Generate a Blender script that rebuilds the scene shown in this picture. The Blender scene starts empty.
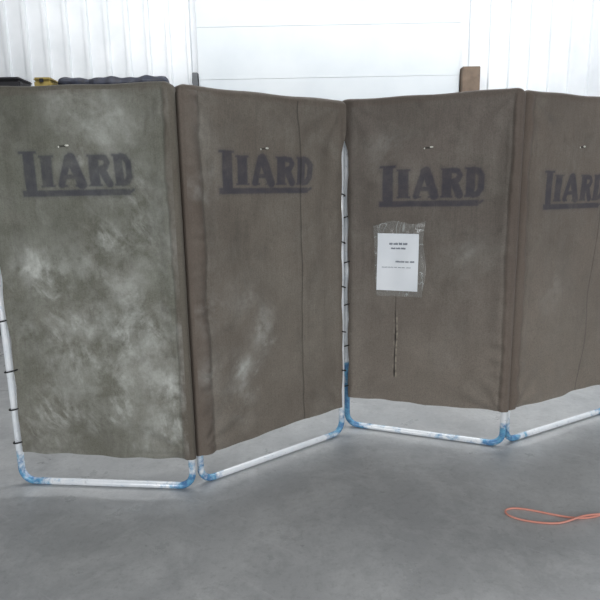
import bpy, bmesh, math, random
import numpy as np
from mathutils import Vector, Matrix
random.seed(4)
sc=bpy.context.scene
sc.view_settings.view_transform='Standard'
COL=sc.collection
def srgb(r,g,b):
    f=lambda c:(c/255/12.92) if c/255<=.04045 else ((c/255+.055)/1.055)**2.4
    return (f(r),f(g),f(b),1)
def link(o,parent=None):
    COL.objects.link(o)
    if parent is not None: o.parent=parent
    return o
def meshobj(name,verts,faces,mat,parent=None,smooth=False):
    m=bpy.data.meshes.new(name); m.from_pydata([tuple(v) for v in verts],[],faces); m.update()
    if smooth: m.polygons.foreach_set('use_smooth',[True]*len(m.polygons))
    if mat: m.materials.append(mat)
    return link(bpy.data.objects.new(name,m),parent)
def empty(name,loc,label,cat,group=None):
    o=bpy.data.objects.new(name,None); o.location=loc; o.empty_display_size=.1; COL.objects.link(o)
    o["label"]=label; o["category"]=cat
    if group:o["group"]=group
    return o
# ---------- materials
def mat(name,color,rough=.7,metal=0,noise=None,bump=None,color2=None,spec=.5):
    m=bpy.data.materials.new(name); m.use_nodes=True; nt=m.node_tree; b=nt.nodes['Principled BSDF']
    b.inputs['Roughness'].default_value=rough; b.inputs['Metallic'].default_value=metal
    b.inputs['Specular IOR Level'].default_value=spec
    tc=nt.nodes.new('ShaderNodeTexCoord')
    n=nt.nodes.new('ShaderNodeTexNoise'); n.inputs['Scale'].default_value=noise or 6; n.inputs['Detail'].default_value=6
    nt.links.new(tc.outputs['Object'],n.inputs['Vector'])
    r=nt.nodes.new('ShaderNodeValToRGB'); r.color_ramp.elements[0].position=.35; r.color_ramp.elements[1].position=.65
    c2=color2 or tuple([c*.8 for c in color[:3]]+[1])
    r.color_ramp.elements[0].color=c2; r.color_ramp.elements[1].color=color
    nt.links.new(n.outputs['Fac'],r.inputs['Fac']); nt.links.new(r.outputs['Color'],b.inputs['Base Color'])
    if bump:
        bn=nt.nodes.new('ShaderNodeBump'); bn.inputs['Strength'].default_value=bump[1]; bn.inputs['Distance'].default_value=.002
        n2=nt.nodes.new('ShaderNodeTexNoise'); n2.inputs['Scale'].default_value=bump[0]; n2.inputs['Detail'].default_value=4
        nt.links.new(tc.outputs['Object'],n2.inputs['Vector']); nt.links.new(n2.outputs['Fac'],bn.inputs['Height']); nt.links.new(bn.outputs['Normal'],b.inputs['Normal'])
    return m
class NB:
    def __init__(s,m): s.nt=m.node_tree
    def n(s,t,**k):
        x=s.nt.nodes.new(t)
        for a,v in k.items(): setattr(x,a,v)
        return x
    def l(s,a,b): s.nt.links.new(a,b)
    def noise(s,vec,scale,detail=5,rough=.55,dist=0):
        x=s.n('ShaderNodeTexNoise'); x.inputs['Scale'].default_value=scale; x.inputs['Detail'].default_value=detail
        x.inputs['Roughness'].default_value=rough; x.inputs['Distortion'].default_value=dist
        s.l(vec,x.inputs['Vector']); return x.outputs['Fac']
    def rng(s,v,a,b,c=0,d=1):
        x=s.n('ShaderNodeMapRange'); s.l(v,x.inputs['Value'])
        for i,k in zip((a,b,c,d),('From Min','From Max','To Min','To Max')): x.inputs[k].default_value=i
        return x.outputs['Result']
    def math(s,op,a,b):
        x=s.n('ShaderNodeMath',operation=op)
        for i,v in ((0,a),(1,b)):
            if isinstance(v,(int,float)): x.inputs[i].default_value=v
            else: s.l(v,x.inputs[i])
        return x.outputs[0]
    def mul(s,a,b): return s.math('MULTIPLY',a,b)
    def mapping(s,vec,rot,scale,loc=(0,0,0)):
        x=s.n('ShaderNodeMapping'); x.inputs['Rotation'].default_value=rot; x.inputs['Scale'].default_value=scale; x.inputs['Location'].default_value=loc
        s.l(vec,x.inputs['Vector']); return x.outputs['Vector']
    def mix(s,f,a,b):
        x=s.n('ShaderNodeMix',data_type='RGBA')
        if isinstance(f,(int,float)): x.inputs[0].default_value=f
        else: s.l(f,x.inputs[0])
        for i,v in ((6,a),(7,b)):
            if isinstance(v,tuple): x.inputs[i].default_value=v
            else: s.l(v,x.inputs[i])
        return x.outputs[2]
    def attr(s,name):
        x=s.n('ShaderNodeAttribute',attribute_name=name); return x.outputs['Fac']
def canvas_mat(name,cA,cB,seed,low_light):
    m=bpy.data.materials.new(name); m.use_nodes=True; B=NB(m); b=m.node_tree.nodes['Principled BSDF']
    b.inputs['Roughness'].default_value=.72; b.inputs['Specular IOR Level'].default_value=.35
    b.inputs['Sheen Weight'].default_value=.08; b.inputs['Sheen Roughness'].default_value=.5
    tc=B.n('ShaderNodeTexCoord'); v=B.mapping(tc.outputs['Object'],(0,0,0),(1,1,1),(seed*3.1,seed*1.7,seed))
    big=B.noise(v,1.8,6,.6); c=B.mix(B.rng(big,.35,.65),cA,cB)
    med=B.noise(v,4,8,.68,.4); c=B.mix(B.rng(med,.46,.72,0,.40),c,srgb(148,145,136))
    med2=B.noise(v,8,5,.6,.5); c=B.mix(B.rng(med2,.52,.78,0,.4),c,srgb(76,72,66))
    fib=B.noise(B.mapping(tc.outputs['Object'],(0,0,0),(240,240,9)),1,3,.6); c=B.mix(B.rng(fib,.35,.75,0,.25),c,srgb(68,65,60))
    band=B.noise(B.mapping(tc.outputs['Object'],(0,0,0),(26,26,1.2)),1,3,.6); c=B.mix(B.rng(band,.5,.8,0,.3),c,srgb(78,73,67))
    sp=B.n('ShaderNodeSeparateXYZ'); B.l(tc.outputs['Object'],sp.inputs[0])
    low=B.math('ADD',sp.outputs[2],B.rng(B.noise(v,3,4,.6),0,1,-.35,.35))
    c=B.mix(B.rng(low,1.3,.3,0,low_light),c,srgb(158,148,136))  # light gradient put into the colour: canvas paler towards the bottom
    grain=B.noise(v,150,3,.75); c=B.mix(B.rng(grain,.42,.72,0,.42),c,srgb(62,59,55))
    c=B.mix(B.mul(B.attr('hem'),.45),c,srgb(92,77,68))
    o=tc.outputs['Object']
    def streak(ang,sc,off):
        r=B.mapping(o,(0,math.radians(ang),0),(1,1,1),off)
        return B.noise(B.mapping(r,(0,0,0),sc),1,5,.66,.3)
    s1=streak(38,(20,3,7),(0,0,0)); s2=streak(-40,(19,3,8),(3,0,1)); s3=streak(6,(17,3,7),(1,0,5))
    def fmix(f,a,b_):
        ms=B.n('ShaderNodeMix',data_type='FLOAT'); B.l(f,ms.inputs[0]); B.l(a,ms.inputs[2]); B.l(b_,ms.inputs[3]); return ms.outputs[0]
    sm=fmix(B.rng(B.noise(v,3.2,3,.5),.40,.60),s1,s2); sm=fmix(B.rng(B.noise(v,2.7,3,.5,.3),.44,.62),sm,s3)
    blot=B.rng(B.noise(v,5.5,5,.6,.2),.42,.62,.0,1)
    st=B.mul(B.rng(sm,.46,.72,0,.85),blot)
    cloud=B.mul(B.rng(B.noise(v,4.5,9,.7,.1),.42,.70),.55)
    dust=B.mul(B.attr('dust'),B.math('ADD',st,cloud))
    ch=B.math('MAXIMUM',dust,B.mul(B.attr('chalk'),B.rng(B.noise(v,20,6,.75),.38,.68,.0,.75)))
    ch=B.math('MINIMUM',ch,.72)
    c=B.mix(ch,c,srgb(208,211,206))
    lg=B.mul(B.attr('logo'),B.rng(B.noise(v,14,5,.6),.28,.58,.62,.88))
    c=B.mix(lg,c,srgb(50,51,66))
    c=B.mix(B.attr('seam'),c,srgb(30,27,25))
    c=B.mix(B.attr('fray'),c,srgb(182,174,158))
    B.l(c,b.inputs['Base Color'])
    bp=B.n('ShaderNodeBump'); bp.inputs['Strength'].default_value=.45; bp.inputs['Distance'].default_value=.003
    B.l(B.noise(v,140,4,.65),bp.inputs['Height']); B.l(bp.outputs['Normal'],b.inputs['Normal'])
    return m
def tube_mat():
    m=bpy.data.materials.new('painted_tube'); m.use_nodes=True; B=NB(m); b=m.node_tree.nodes['Principled BSDF']
    b.inputs['Roughness'].default_value=.25; b.inputs['Metallic'].default_value=.08
    tc=B.n('ShaderNodeTexCoord'); v=tc.outputs['Object']
    c=B.mix(B.rng(B.noise(v,14,4,.6),.4,.65,0,.4),srgb(244,248,252),srgb(208,220,232))
    add=B.math('ADD',B.attr('blue'),B.rng(B.noise(v,15,5,.62),.3,.7,-.42,.42))
    bl=B.mix(B.rng(B.noise(v,35,4,.6),.4,.6),srgb(48,118,176),srgb(92,168,208))
    c=B.mix(B.rng(add,.34,.72,0,.93),c,bl)
    c=B.mix(B.rng(B.noise(v,50,5,.7),.60,.72,0,.5),c,srgb(128,138,148))
    B.l(c,b.inputs['Base Color']); return m
TUBE=tube_mat()
CM=[canvas_mat('canvas_olive',srgb(124,126,115),srgb(106,107,96),1,.1),
    canvas_mat('canvas_brown',srgb(126,119,109),srgb(112,104,95),2,.2),
    canvas_mat('canvas_taupe',srgb(121,113,106),srgb(107,100,93),3,.45),
    canvas_mat('canvas_tan',srgb(127,117,107),srgb(113,104,95),4,.45)]
TIE=mat('black_plastic',srgb(18,18,20),.5)
BRASS=mat('eyelet_metal',srgb(225,225,215),.35,.3)
def seg_d(x,y,x0,y0,x1,y1):
    dx,dy=x1-x0,y1-y0; L=dx*dx+dy*dy
    t=np.clip(((x-x0)*dx+(y-y0)*dy)/L,0,1)
    return np.hypot(x-x0-t*dx,y-y0-t*dy)
def box_d(x,y,x0,y0,x1,y1):
    cx,cy=(x0+x1)/2,(y0+y1)/2
    qx=np.abs(x-cx)-(x1-x0)/2; qy=np.abs(y-cy)-(y1-y0)/2
    return np.hypot(np.maximum(qx,0),np.maximum(qy,0))+np.minimum(np.maximum(qx,qy),0)
def logo_sdf(x,y,W,H):
    X=lambda v:v*W; Y=lambda v:v*H
    D=[]
    bx=lambda a,b,c,d:D.append(box_d(x,y,X(a),Y(b),X(c),Y(d)))
    sg=lambda a,b,c,d,w:D.append(seg_d(x,y,X(a),Y(b),X(c),Y(d))-w*W/.55)
    # L : oversized, its foot runs on as the underline of the word
    bx(.035,.03,.140,1); bx(.0,.94,.165,1); bx(.0,.0,.97,.145); sg(.965,.065,1,.12,.007)
    # I
    bx(.190,.205,.295,.90); bx(.175,.205,.312,.255); bx(.175,.85,.312,.90)
    # A
    sg(.368,.26,.440,.84,.0175); sg(.465,.84,.545,.26,.0245); bx(.38,.37,.53,.48); bx(.345,.205,.42,.255); bx(.485,.205,.592,.255)
    # R
    bx(.615,.205,.71,.90); bx(.602,.85,.75,.90); bx(.602,.205,.723,.255)
    pts=[(.70,.84),(.765,.82),(.785,.725),(.765,.62),(.70,.575)]
    for p,q in zip(pts,pts[1:]): sg(*p,*q,.0145)
    sg(.735,.54,.785,.265,.0205)
    # D
    bx(.842,.205,.928,.90); bx(.83,.85,.93,.90); bx(.83,.205,.93,.265)
    pts=[(.91,.84),(.952,.81),(.982,.70),(.982,.40),(.952,.29),(.91,.265)]
    for p,q in zip(pts,pts[1:]): sg(*p,*q,.0165)
    d=D[0]
    for k in D[1:]: d=np.minimum(d,k)
    return d
sstep=lambda a,b,v:(lambda t:t*t*(3-2*t))(np.clip((v-a)/(b-a),0,1))
R=.024; TR=.0175
P=[((-1.473,2.619),(-.562,2.528)),((-.528,2.574),(.243,3.140)),((.288,3.262),(1.159,2.925)),((1.197,2.972),(2.037,3.413))]
SLEEVE=[(False,True),(True,False),(False,True),(True,False)]
SLW=[.032,.082,.034,.060]; SLB=[.005,.009,.005,.007]
ZB=[(.188,.172),(.165,.192),(.208,.222),(.215,.217)]
LOGO=[(.194,1.475,.525,.207),(.172,1.472,.555,.208),(.202,1.385,.565,.232),(.18,1.355,.500,.214)]
EYE=[(.41,1.70),(.439,1.695),(.4715,1.705),(.4636,1.70)]
HT=[1.965,1.962,1.985,1.98]
INS=[.034,.010,.012,.02]
TIEZ=[[1.38,1.15,.88,.62,.42,.24],[1.46,1.19,.93,.66,.42],[1.33,1.06,.80,.54,.28],[1.5,1.2,.9,.6,.3]]
LAB=["olive-grey canvas screen panel with white chalky smears on tube frame",
     "brown canvas screen panel with stitched vertical seam on tube frame",
     "taupe canvas screen panel with torn slit and taped paper notice",
     "tan-brown canvas screen panel with curved seam on tube frame"]
def smooth_noise(a,z,n,lmin,lmax,rs,t0=0,t1=math.pi):
    o=np.zeros_like(a)
    for _ in range(n):
        L=rs.uniform(lmin,lmax); th=rs.uniform(t0,t1); ph=rs.uniform(0,6.28)
        o+=np.sin((a*math.cos(th)+z*math.sin(th))*6.283/L+ph)
    return o/math.sqrt(n)
def edge_inset(i,z,ties):
    d=np.full_like(z,9.)
    for t in ties: d=np.minimum(d,np.abs(z-t))
    return INS[i]+.007*np.clip(d/.12,0,1)**2
def panel_z_d(i,a,z,W):
    rs=np.random.RandomState(20+i)
    g=smooth_noise(a,z,7,.35,1.1,rs)*.009+smooth_noise(a,z,6,.12,.28,rs)*.0024
    dist=np.minimum(a,W-a)
    g=g+.008*np.sin(dist*38+np.sin(z*3+i)*1.2+.8)*np.exp(-dist/.13)
    edge=np.clip(dist/.06,0,1)*np.clip((HT[i]-z)/.12,0,1)
    for (ca,cz,s) in ((0,.2,1),(W,.2,-1),(0,HT[i],1),(W,HT[i],-1)):
        da=(a-ca)*s; dz=np.abs(z-cz); ang=np.arctan2(dz,np.maximum(da,1e-4)); rr=np.hypot(da,dz)
        g=g+.005*np.sin(ang*11+i+cz)*np.exp(-((rr-.22)/.16)**2)
    belly=-.018*np.sin(np.clip(a/W,0,1)*math.pi)*np.sin(np.clip(z/HT[i],0,1)*math.pi)
    low=.006*np.sin(a*13+i)*np.clip((.5-z)/.35,0,1)
    return (g+belly+low)*edge
def frame_of(i):
    (x0,y0),(x1,y1)=P[i]; W=math.hypot(x1-x0,y1-y0); dr=Vector(((x1-x0)/W,(y1-y0)/W,0)); n=Vector((dr.y,-dr.x,0))
    return Vector((x0,y0,0)),dr,n,W
for i in range(4):
    O,dr,nr,W=frame_of(i)
    mid=O+dr*(W/2)
    root=empty('canvas_screen_panel',mid,LAB[i],'folding screen','tube-framed canvas screen panels')
    M=-mid
    path=[];rc=.07; top=HT[i]-R; bot=TR
    corners=[(0,bot,180,270),(W,bot,270,360),(W,top,0,90),(0,top,90,180)]
    for (ca,cz,t0,t1) in corners:
        cx=ca+(rc if ca==0 else -rc); cz2=cz+(rc if cz==bot else -rc)
        for k in range(9):
            t=math.radians(t0+(t1-t0)*k/8); path.append((cx+rc*math.cos(t),cz2+rc*math.sin(t)))
    full=[]
    for k in range(len(path)):
        p,q=path[k],path[(k+1)%len(path)]; d=math.dist(p,q); m=max(1,int(d/.03))
        for j in range(m): full.append((p[0]+(q[0]-p[0])*j/m,p[1]+(q[1]-p[1])*j/m))
    vs=[];fs=[];bl=[];NS=14;nf=len(full)
    for k,(a,z) in enumerate(full):
        pa,pz=full[k-1];qa,qz=full[(k+1)%nf]; tx,tz=qa-pa,qz-pz; l=math.hypot(tx,tz); sx,sz=-tz/l,tx/l
        dc=min(math.hypot(a-0,z-0),math.hypot(a-W,z-0))
        bz=max(0,1.05-dc/.24)
        if i==0 and a<.1 : bz=max(bz,.05)
        if i==2 and a<.1 and z<.42: bz=.95
        if z<.06: bz=max(bz,.08+.12*math.sin(a*19+i)+(.12 if i==2 else 0))
        for s in range(NS):
            t=2*math.pi*s/NS
            w=O+dr*(a+TR*math.cos(t)*sx)+Vector((0,0,z+TR*math.cos(t)*sz))+nr*(TR*math.sin(t))+M
            vs.append(w); bl.append(bz)
    for k in range(nf):
        for s in range(NS):
            fs.append((k*NS+s,k*NS+(s+1)%NS,((k+1)%nf)*NS+(s+1)%NS,((k+1)%nf)*NS+s))
    fo=meshobj('frame',vs,fs,TUBE,root,True)
    at=fo.data.attributes.new('blue','FLOAT','POINT'); at.data.foreach_set('value',bl)
    fo['label']='white metal tube frame splashed with blue paint'
    # ---- canvas
    NPX,NQ=260,450
    sl,sr=SLEEVE[i]
    pw,qw=np.meshgrid(np.linspace(0,1,NPX),np.linspace(0,1,NQ))
    wrapL=math.pi*R+.05
    zapp=.2+qw*1.75
    ins=edge_inset(i,zapp,TIEZ[i])*np.clip((1.66-zapp)/.12,0,1)-R*np.clip((zapp-1.58)/.12,0,1)
    p0=-wrapL if sl else ins
    p1=W+wrapL if sr else W-ins
    p=p0+(p1-p0)*pw
    a=p.copy(); dp=np.full_like(p,R)
    if sr:
        m=(p>W); ph=np.clip((p-W)/R,0,math.pi); ex=np.maximum(p-W-math.pi*R,0)
        a=np.where(m,W+R*np.sin(ph)-ex,a); dp=np.where(m,R*np.cos(ph),dp)
    if sl:
        m=(p<0); ph=np.clip((-p)/R,0,math.pi); ex=np.maximum(-p-math.pi*R,0)
        a=np.where(m,-R*np.sin(ph)+ex,a); dp=np.where(m,R*np.cos(ph),dp)
    cr=.05; da=np.clip(np.minimum(a,W-a)+R,0,cr)
    vf=np.clip((W-a) if sr else a,0,W)/W      # 0 at the sleeve pole, 1 at the tied pole
    ztop=HT[i]-(cr-np.sqrt(np.maximum(cr*cr-(cr-da)**2,0)))*(.8-.55*vf)-.004*np.sin(np.clip(a/W,0,1)*math.pi)+.002*np.sin(a*17+i)+.012*vf
    zb0,zb1=ZB[i]; zb=zb0+(zb1-zb0)*np.clip(a/W,0,1)+.002*np.sin(a*11+i*2)+.0018*np.sin(a*31+i)
    L1=ztop-R-zb; q=qw*(L1+math.pi*R+.07)
    ph=np.clip((q-L1)/R,0,math.pi); ex=np.maximum(q-L1-math.pi*R,0)
    z=np.where(q<=L1,zb+q,ztop-R+R*np.sin(ph)-ex); dq=np.where(q<=L1,R,R*np.cos(ph))
    d=np.maximum(dp+dq-R,-R)
    front=(q<=L1)&(p>=0)&(p<=W)
    d=d+np.where(front,panel_z_d(i,a,z,W),0)
    hem=np.zeros_like(a); SW=SLW[i]+.004*np.sin(z*5+i)+.002*np.sin(z*17+i)
    u=(W-p) if sr else p
    hem=np.maximum(hem,1-sstep(SW-.014,SW+.004,u))
    vv=(W-p) if sl else p
    hem=np.maximum(hem,.35*(1-sstep(.03,.04,vv)))
    htop=sstep(HT[i]-.045,HT[i]-.03,z)*.6
    rsw=np.random.RandomState(90+i)
    puck=smooth_noise(a*.35,z,7,.05,.18,rsw,1.1,2.0)
    onf=(q<=L1)*np.clip((HT[i]-z)/.05,0,1)
    ub=np.clip(u,0,None)
    d=d+onf*(SLB[i]*np.sin(np.clip(ub/SW,0,1)*math.pi)*(ub<SW)-.004*np.exp(-((ub-SW)/.010)**2)*(u>0))
    d=d+onf*.0045*puck*np.exp(-((ub-.045)/.05)**2)*np.clip(ub/.02,0,1)
    lx,lz,lw,lh=LOGO[i]
    wob=smooth_noise(a,z,5,.05,.12,np.random.RandomState(i))*.0006
    sd=logo_sdf(a-lx,z-lz,lw,lh)+wob
    logo=.84*(1-sstep(-.005,.005,sd)); logo=np.maximum(logo,.18*(1-sstep(.0,.020,sd)))
    logo=np.where(front,logo,0)
    chalk=np.zeros_like(a); dust=np.zeros_like(a); rs=np.random.RandomState(50+i)
    groups={0:[(.50,1.15,6,.8),(.64,.98,7,.95),(.70,.78,6,.95),(.30,.72,4,.7),(.45,.62,7,.85),(.60,.50,7,.8),(.25,.42,4,.5),(.75,1.3,4,.6),(.78,.55,6,.8),(.5,.86,6,.8),(.8,.4,4,.6),(.58,1.80,4,.8),(.46,1.86,3,.7),(.50,1.70,2,.5),(.6,1.25,5,.7),(.26,1.10,5,.8),(.15,.3,3,.4),(.7,1.5,2,.5),(.12,.85,2,.6)],
            1:[(.06,1.5,1,.3),(.06,.9,1,.3),(.06,.6,2,.35),(.28,.95,2,.45),(.40,.74,6,1.),(.27,.58,5,.95),(.24,.42,3,.5)],
            2:[(.25,1.7,0,.2),(.6,.55,0,.2),(.7,1.1,0,.2)],3:[(.3,.9,0,.2)]}[i]
    for (cx,cz,n,st) in groups:
        rx,rz=rs.uniform(.07,.13),rs.uniform(.08,.15)
        if i==1: rx*=.75; rz*=.75
        dust=np.maximum(dust,st*1.1*np.exp(-(((a-cx)/rx)**2+((z-cz)/rz)**2)*.7))
        th=rs.uniform(.3,2.6); cur=rs.uniform(-3,3)
        for k in range(n):
            if rs.rand()<.5: continue
            gx=cx+rs.normal(0,.035); gz=cz+rs.normal(0,.04)
            ln=rs.uniform(.02,.06); off=(k-n/2)*.024+rs.normal(0,.009); t2=th+rs.normal(0,.25)
            ux,uz=math.cos(t2),math.sin(t2); x=a-gx; y=z-gz
            al=x*ux+y*uz; ac=-x*uz+y*ux-off-cur*al*al
            wd=rs.uniform(.009,.022)*(1+.5*al/ln*np.sign(rs.normal()))
            chalk=chalk+st*rs.uniform(.2,.7)*np.exp(-(al/ln)**2*1.2)*np.exp(-(ac/np.maximum(wd,.004))**2)
    if i==0: dust=dust+.32*np.exp(-((z-.75)/.6)**2)*np.clip(a/.3,0,1)+.12
    if i==1: dust=dust+.12*np.exp(-((a-.08)/.07)**2)
    chalk=np.where(front,np.clip(chalk,0,.9),0); dust=np.where(front,np.clip(dust,0,1),0)
    seam=np.zeros_like(a); fray=np.zeros_like(a)
    line=lambda c,w:np.exp(-((a-c)/w)**2)
    if i==1:
        c=.655+.012*np.sin((z-.2)*1.9)+.003*np.sin(z*9); seam=.75*line(c,.0028); d=d-.002*line(c,.006)
    if i==3:
        c=.60+.09*np.sin(np.clip((z-.2)/1.5,0,1)*math.pi*.55); seam=.6*line(c,.003)
    if i==2:
        c=.302+.0015*np.sin(z*23); zz=sstep(.36,.38,z)*(1-sstep(.86,.89,z))
        lowr=1-sstep(.70,.80,z)
        gap=np.clip(.55+.35*(np.sin(z*53)+.7*np.sin(z*31+1)),0,1)
        wd=.0024+.0036*gap*lowr
        seam=(.62*(1-lowr)+lowr*(.75+.2*gap))*np.exp(-((a-c)/wd)**4)*zz
        fw=.0028+.002*np.clip(np.sin(z*71),0,1)
        fray=.85*zz*lowr*(np.exp(-((a-c-.0088)/fw)**2))*np.clip(.65+.35*np.sin(z*130+2)+.25*np.sin(z*260),0,1)
        fray=fray+.35*zz*lowr*np.exp(-((a-c+.0085)/.0025)**2)*np.clip(np.sin(z*90),0,1)
        d=d-.002*seam
    seam=np.maximum(seam,.14*np.exp(-((u-SW)/.003)**2))
    ea,ez=EYE[i]
    seam=np.maximum(seam,.95*np.exp(-(((a-ea)/.018)**4+((z-ez)/.0035)**4)))
    seam=np.where(q<=L1,seam,0)
    co=np.empty((NQ*NPX,3)); b0=O+M
    co[:,0]=(b0.x+a*dr.x+d*nr.x).ravel(); co[:,1]=(b0.y+a*dr.y+d*nr.y).ravel(); co[:,2]=z.ravel()
    idx=np.arange(NQ*NPX).reshape(NQ,NPX)
    F=np.stack([idx[:-1,:-1],idx[:-1,1:],idx[1:,1:],idx[1:,:-1]],-1).reshape(-1,4)
    me=bpy.data.meshes.new('canvas'); me.vertices.add(len(co)); me.vertices.foreach_set('co',co.ravel())
    me.loops.add(F.size); me.loops.foreach_set('vertex_index',F.ravel().astype(np.int32))
    me.polygons.add(len(F)); me.polygons.foreach_set('loop_start',np.arange(0,F.size,4,dtype=np.int32)); me.update(calc_edges=True); me.validate()
    me.polygons.foreach_set('use_smooth',[True]*len(F))
    for nm,arr in (('logo',logo),('chalk',chalk),('dust',dust),('hem',np.maximum(hem,htop)),('seam',np.clip(seam,0,1)),('fray',np.clip(fray,0,1))):
        at=me.attributes.new(nm,'FLOAT','POINT'); at.data.foreach_set('value',arr.ravel().astype(np.float32))
    me.materials.append(CM[i]); co_=link(bpy.data.objects.new('canvas',me),root)
    co_['label']='worn heavy canvas sheet with faded stencilled lettering'
    for sgn in (-1,1):
        bm=bmesh.new()
        bmesh.ops.create_uvsphere(bm,u_segments=12,v_segments=8,radius=1)
        aa=ea+sgn*.019; dd=R+.003+float(panel_z_d(i,np.array([aa]),np.array([ez]),W)[0])
        c=b0+dr*aa+nr*dd+Vector((0,0,ez+.003*sgn))
        for v in bm.verts:
            v.co=c+dr*(v.co.x*(.007+.003*sgn))+nr*(v.co.y*.002)+Vector((0,0,v.co.z*.005))
        me2=bpy.data.meshes.new('eyelet'); bm.to_mesh(me2); bm.free(); me2.materials.append(BRASS); link(bpy.data.objects.new('eyelet',me2),root)
    side=[]
    if not sl: side.append((0,1))
    if not sr: side.append((W,-1))
    for (pa,sg) in side:
        for tz in TIEZ[i]:
            vs=[];fs=[];n=28;mseg=6
            lo=-TR-.005; hi=INS[i]+.016; ca=pa+sg*(lo+hi)/2; ra=(hi-lo)/2
            for k in range(n):
                t=2*math.pi*k/n; la=ra*math.cos(t); ld=.026*math.sin(t)+.004
                for s in range(mseg):
                    w_=2*math.pi*s/mseg; rr=.0032
                    vs.append(b0+dr*(ca+la+rr*math.cos(w_)*math.cos(t))+nr*(ld+rr*math.cos(w_)*math.sin(t))+Vector((0,0,tz+rr*1.3*math.sin(w_)+.008*math.cos(t)*sg)))
            for k in range(n):
                for s in range(mseg):
                    fs.append((k*mseg+s,k*mseg+(s+1)%mseg,((k+1)%n)*mseg+(s+1)%mseg,((k+1)%n)*mseg+s))
            meshobj('tie',vs,fs,TIE,root,True)
# ---------- paper notice on third panel
O,dr,nr,W=frame_of(2)
def p3(a,z,off): 
    return O+dr*a+Vector((0,0,z))+nr*(R+off+float(panel_z_d(2,np.array([a]),np.array([z]),W)[0]))
def sheet(name,a0,z0,a1,z1,off,m,parent,org,na=20,nz=24,curl=0,skew=0,shape=None):
    vs=[];fs=[]
    for j in range(nz+1):
        for k in range(na+1):
            s,t=k/na,j/nz; a=a0+(a1-a0)*s+skew*t; z=z0+(z1-z0)*t-skew*s; o=off
            if shape: a,z,o2=shape(a,z,s,t); o+=o2
            vs.append(p3(a,z,o+curl*(max(0,t-.85)**2*20*(1 if s<.2 else .2)))-org)
    for j in range(nz):
        for k in range(na):
            q=j*(na+1)+k; fs.append((q,q+1,q+na+2,q+na+1))
    return meshobj(name,vs,fs,m,parent,True)
PAPER=mat('paper',srgb(244,249,254),.8,0,5,None,srgb(238,244,250))
INK=mat('ink',srgb(132,140,152),.8)
PLAS=bpy.data.materials.new('clear_tape'); PLAS.use_nodes=True
B=NB(PLAS); b=PLAS.node_tree.nodes['Principled BSDF']; b.inputs['Roughness'].default_value=.12; b.inputs['Base Color'].default_value=srgb(200,204,202)
tc=B.n('ShaderNodeTexCoord'); n1=B.noise(B.mapping(tc.outputs['Object'],(0,0,0),(1,1,.55)),9,2,.5,1.6)
ridge=B.math('ABSOLUTE',B.math('SUBTRACT',n1,.5),0)
B.l(B.rng(ridge,.0,.022,.65,.18),b.inputs['Alpha'])
bp=B.n('ShaderNodeBump'); bp.inputs['Strength'].default_value=1; bp.inputs['Distance'].default_value=.012; B.l(n1,bp.inputs['Height']); B.l(bp.outputs['Normal'],b.inputs['Normal'])
org=p3(.31,1.07,.004)
pn=empty('paper_notice',org,'white printed paper sheet taped in clear plastic onto canvas','notice')
def crump(a,z,s,t):
    e=math.sin(z*41+a*13)*.5+math.sin(a*57-z*29)*.5
    return a+.010*math.sin(z*19+1)*s-.020*(1-s)*t, z+.012*math.sin(a*27)*t+.014*s*t, .0018*(1+e)
sheet('clear_tape',.186,.865,.466,1.290,.0035,PLAS,pn,org,36,48,shape=crump)
sheet('paper_sheet',.189,.90,.430,1.235,.0080,PAPER,pn,org,curl=.004,skew=.003)
rs=random.Random(3)
for row,(z,h,a0,a1) in enumerate([(1.168,.013,.262,.36),(1.143,.010,.272,.345),(1.066,.010,.30,.405),(1.035,.004,.22,.39)]):
    vs=[];fs=[]; a=a0
    while a<a1:
        w=rs.uniform(.014,.03)
        q=0
        while q<w:
            n=len(vs); hh=h*rs.uniform(.75,1)
            for (x,y) in ((a+q,z),(a+q+.0052,z),(a+q+.0052,z+hh),(a+q,z+hh)): vs.append(p3(x,y,.0098)-org)
            fs.append((n,n+1,n+2,n+3)); q+=.0065
        a+=w+.007
    meshobj('text_line',vs,fs,INK,pn)
# ---------- floor & room
fm=bpy.data.materials.new('concrete'); fm.use_nodes=True; B=NB(fm); b=fm.node_tree.nodes['Principled BSDF']
tc=B.n('ShaderNodeTexCoord'); v=tc.outputs['Object']
c=B.mix(B.rng(B.noise(v,.9,7,.6,.4),.35,.65),srgb(162,164,166),srgb(180,182,183))
c=B.mix(B.rng(B.noise(v,3.2,9,.75,.3),.46,.66,0,.5),c,srgb(206,208,208))
c=B.mix(B.rng(B.noise(v,7,8,.78,.3),.50,.70,0,.4),c,srgb(136,138,140))
c=B.mix(B.rng(B.noise(v,35,6,.75),.52,.68,0,.35),c,srgb(130,131,133))
scf=B.noise(B.mapping(B.mapping(v,(0,0,.6),(1,1,1)),(0,0,0),(2,22,1)),1,5,.7,.6)
c=B.mix(B.rng(scf,.60,.74,0,.25),c,srgb(218,219,219))
c=B.mix(B.rng(B.noise(v,120,3,.6),.6,.75,0,.35),c,srgb(120,120,121))
sx=B.n('ShaderNodeSeparateXYZ'); B.l(v,sx.inputs[0])
ab=B.math('ABSOLUTE',B.math('SUBTRACT',sx.outputs[1],4.05),0)
c=B.mix(B.rng(ab,.004,.007,.6,0),c,srgb(90,90,92))
B.l(c,b.inputs['Base Color']); B.l(B.rng(B.noise(v,4,6,.65),.3,.7,.24,.46),b.inputs['Roughness'])
bp=B.n('ShaderNodeBump'); bp.inputs['Strength'].default_value=.15; bp.inputs['Distance'].default_value=.004; B.l(B.noise(v,60,5,.6),bp.inputs['Height']); B.l(bp.outputs['Normal'],b.inputs['Normal'])
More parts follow.
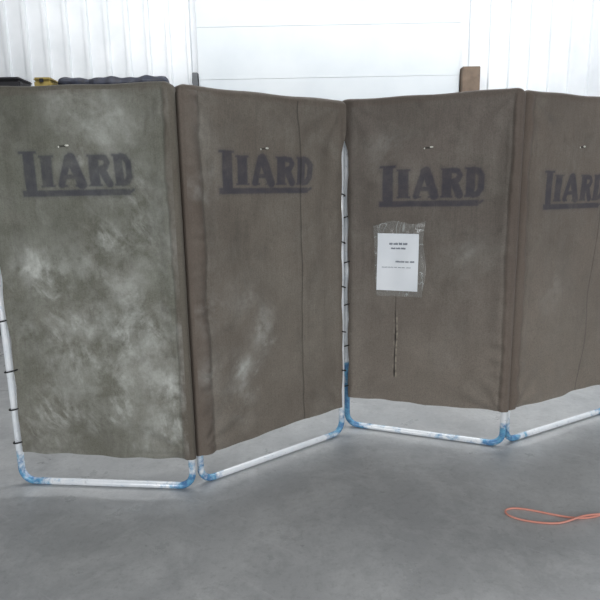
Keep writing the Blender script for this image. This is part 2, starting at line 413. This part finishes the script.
def box(name,x0,x1,y0,y1,z0,z1,m,parent=None,bev=0,org=(0,0,0)):
    bm=bmesh.new(); bmesh.ops.create_cube(bm,size=1)
    for q in bm.verts: q.co=Vector(((x0+x1)/2+q.co.x*(x1-x0)-org[0],(y0+y1)/2+q.co.y*(y1-y0)-org[1],(z0+z1)/2+q.co.z*(z1-z0)-org[2]))
    if bev: bmesh.ops.bevel(bm,geom=bm.edges[:],offset=bev,segments=2,affect='EDGES')
    me=bpy.data.meshes.new(name); bm.to_mesh(me); bm.free(); me.materials.append(m)
    return link(bpy.data.objects.new(name,me),parent)
def struct(o,l): o['kind']='structure'; o['label']=l; o['category']=l.split()[-1]; return o
XL,XR,YB,YF,ZC=-4.4,4.8,6.6,-3.0,4.4
struct(box('floor',XL,XR,YF,YB,-.12,0,fm),'mottled grey concrete floor')
WHT=mat('white_sheet_metal',srgb(226,230,234),.5,0,3,None,srgb(216,221,225))
GREY=mat('grey_wall_paint',srgb(140,140,140),.8)
prof=[];x=XL
while x<XR:
    prof+=[(x,0),(x+.17,0),(x+.18,-.030),(x+.22,-.030),(x+.23,0)]; x+=.23
prof=[q for q in prof if q[0]<=XR]+[(XR,0)]
vs=[];fs=[]
for (x,y) in prof: vs+=[(x,YB+y,0),(x,YB+y,ZC)]
for k in range(len(prof)-1): fs.append((2*k,2*k+2,2*k+3,2*k+1))
struct(meshobj('wall_back',vs,fs,WHT),'white ribbed sheet metal wall')
struct(box('wall_left',XL-.1,XL,YF,YB,0,ZC,GREY),'plain grey painted wall')
struct(box('wall_right',XR,XR+.1,YF,YB,0,ZC,WHT),'plain white sheet metal wall')
struct(box('ceiling',XL,XR,YF,YB,ZC,ZC+.1,GREY),'plain grey workshop ceiling')
DOORM=mat('pale_door_paint',srgb(206,212,216),.5,0,2,None,srgb(198,205,210))
vs=[];fs=[]
def addbox(x0,x1,y0,y1,z0,z1):
    n=len(vs); vs.extend([(x0,y0,z0),(x1,y0,z0),(x1,y1,z0),(x0,y1,z0),(x0,y0,z1),(x1,y0,z1),(x1,y1,z1),(x0,y1,z1)])
    fs.extend([tuple(n+k for k in f) for f in ((0,3,2,1),(4,5,6,7),(0,1,5,4),(1,2,6,5),(2,3,7,6),(3,0,4,7))])
for k in range(7): addbox(-1.10,1.86,YB-.09,YB-.04,.01+k*.555,.01+k*.555+.552)
struct(meshobj('door_1',vs,fs,DOORM),'pale off-white sectional overhead door')
WOOD=mat('brown_wood',srgb(116,100,86),.7,0,9,None,srgb(94,80,68))
struct(box('trim_1',1.88,2.08,YB-.16,YB-.04,0,2.86,WOOD,None,.006),'dull brown wooden door post trim')
struct(box('trim_2',-1.17,-1.11,YB-.12,YB-.04,0,2.86,mat('dark_trim',srgb(96,100,104),.6),None,.004),'dark narrow door jamb trim')
STEEL=mat('dark_steel',srgb(52,54,58),.5,.4)
ro=(-2.35,6.05,0)
rack=empty('storage_rack',ro,'dark steel shelving rack against ribbed metal wall','shelf')
x0,x1,y0,y1=-3.45,-1.28,5.8,6.3
for (px,py) in ((x0,y0),(x1-.05,y0),(x0,y1-.05),(x1-.05,y1-.05)): box('post',px,px+.05,py,py+.05,0,2.549,STEEL,rack,.004,ro)
for z in (.15,.95,1.75,2.55): box('shelf',x0+.02,x1-.02,y0+.01,y1-.01,z,z+.03,STEEL,rack,.004,ro)
TARP=mat('navy_tarp',srgb(38,44,60),.6,0,18,(30,.6),srgb(24,27,38))
vs=[];fs=[];n=60;m_=40
for k in range(n+1):
    t=k/n; xx=-2.46+1.12*t; rr=.078*(1+.12*math.sin(t*17)+.08*math.sin(t*41))*(1 if 0<k<n else .75)
    for s in range(m_):
        u=2*math.pi*s/m_; r2=rr*(1+.04*math.sin(5*u+t*6))
        vs.append((xx+1.9,r2*math.cos(u)*1.4,max(0.001,r2*math.sin(u)*(.85)+.072)))
for k in range(n):
    for s in range(m_): fs.append((k*m_+s,k*m_+(s+1)%m_,(k+1)*m_+(s+1)%m_,(k+1)*m_+s))
fs.append(tuple(range(m_))); fs.append(tuple(n*m_+s for s in range(m_)))
t=meshobj('rolled_tarp',vs,fs,TARP,None,True); t.location=(-1.9,6.0,2.581); t['label']='dark navy rolled tarp lying on rack top shelf'; t['category']='tarp'
YEL=mat('yellow_plastic',srgb(160,142,80),.5); BLK=mat('black_plastic_case',srgb(40,40,44),.5)
def case(name,x,w,h,m,label,cat):
    r=empty(name,(x,6.0,2.581),label,cat); o=(0,0,0)
    box('body',-w/2,w/2,-.14,.14,0,h*.62,m,r,.012); box('lid',-w/2-.004,w/2+.004,-.144,.144,h*.625,h*.85,m,r,.014)
    box('handle',-w*.25,w*.25,-.015,.015,h*.85,h,BLK,r,.005)
    box('latch',-.02,.02,-.155,-.143,h*.5,h*.75,BLK,r,.003)
case('tool_case',-2.60,.17,.15,YEL,'yellow plastic tool case on rack top shelf','case')
case('tool_case',-3.08,.50,.16,BLK,'black plastic tool case on rack top shelf','case')
# ---------- orange cord
cu=bpy.data.curves.new('extension_cord','CURVE'); cu.dimensions='3D'; cu.bevel_depth=.0046; cu.bevel_resolution=4; cu.resolution_u=12
pts=[(1.95,2.40,0),(1.60,2.36,0),(1.42,2.26,0),(1.30,2.20,0),(1.20,2.205,0),(1.08,2.265,0),(.99,2.30,0),(.93,2.285,0),(.925,2.24,0),(.97,2.20,0),(1.06,2.172,0),(1.15,2.165,0),(1.235,2.20,.012),(1.33,2.235,.002),(1.5,2.23,0),(1.8,2.1,0)]
sp=cu.splines.new('NURBS'); sp.points.add(len(pts)-1); sp.order_u=4; sp.use_endpoint_u=True
for q,(x,y,zz) in zip(sp.points,pts): q.co=(x,y,.0048+zz,1)
cu.materials.append(mat('orange_rubber',srgb(230,162,146),.45,0,8,None,srgb(216,144,128)))
tmp=link(bpy.data.objects.new('tmp_cord',cu)); dg=bpy.context.evaluated_depsgraph_get(); me=bpy.data.meshes.new_from_object(tmp.evaluated_get(dg)); bpy.data.objects.remove(tmp)
o=link(bpy.data.objects.new('extension_cord',me)); o['label']='pinkish orange extension cord looped on concrete floor'; o['category']='cord'
# ---------- lights
def area(name,loc,tgt,sx,sy,power,col=(1,1,1)):
    l=bpy.data.lights.new(name,'AREA'); l.shape='RECTANGLE'; l.size=sx; l.size_y=sy; l.energy=power; l.color=col
    o=link(bpy.data.objects.new(name,l)); o.location=loc; o.rotation_euler=(Vector(tgt)-Vector(loc)).to_track_quat('-Z','Y').to_euler(); return o
area('doorway_daylight',(-2.1,-1.2,1.05),(-.1,3,.3),1.2,1.0,54,(.99,.995,1))
area('doorway_daylight',(3.4,-1.0,1.1),(.8,3,.25),1.2,1.0,52,(1,.995,.99))
area('overhead_fill',(.3,5.0,4.25),(.3,6.6,3.1),8,.3,92,(1,1,1))  # added lamp without a fixture, whitens the upper back wall
area('overhead_fill',(2.0,4.6,4.3),(2.1,4.3,0),2.5,.3,64,(1,1,1))  # added lamp, brightens the floor behind the right-hand panels
area('overhead_fill',(-.9,4.6,4.3),(-.9,4.2,0),3,.3,48,(1,1,1))  # added likewise for the floor behind the left-hand panels
area('overhead_fill',(.6,.9,4.3),(.6,1.5,0),4,.3,30,(.98,.99,1))
w=bpy.data.worlds.new('world'); sc.world=w; w.use_nodes=True
w.node_tree.nodes['Background'].inputs[0].default_value=(.88,.91,.95,1); w.node_tree.nodes['Background'].inputs[1].default_value=.40
# ---------- camera
th=math.radians(10.76); k=.0194
D=Vector((0,-math.sin(th),-math.cos(th))); Fw=Vector((0,math.cos(th),-math.sin(th))); X=Vector((1,0,0))
right=(X+D*k).normalized(); up=-(D-X*k).normalized(); back=-Fw
cam=bpy.data.cameras.new('camera'); cam.sensor_width=36; cam.lens=32.4; cam.clip_start=.05
co=link(bpy.data.objects.new('camera',cam))
co.matrix_world=Matrix(((right.x,up.x,back.x,0),(right.y,up.y,back.y,0),(right.z,up.z,back.z,1.45),(0,0,0,1)))
sc.camera=co
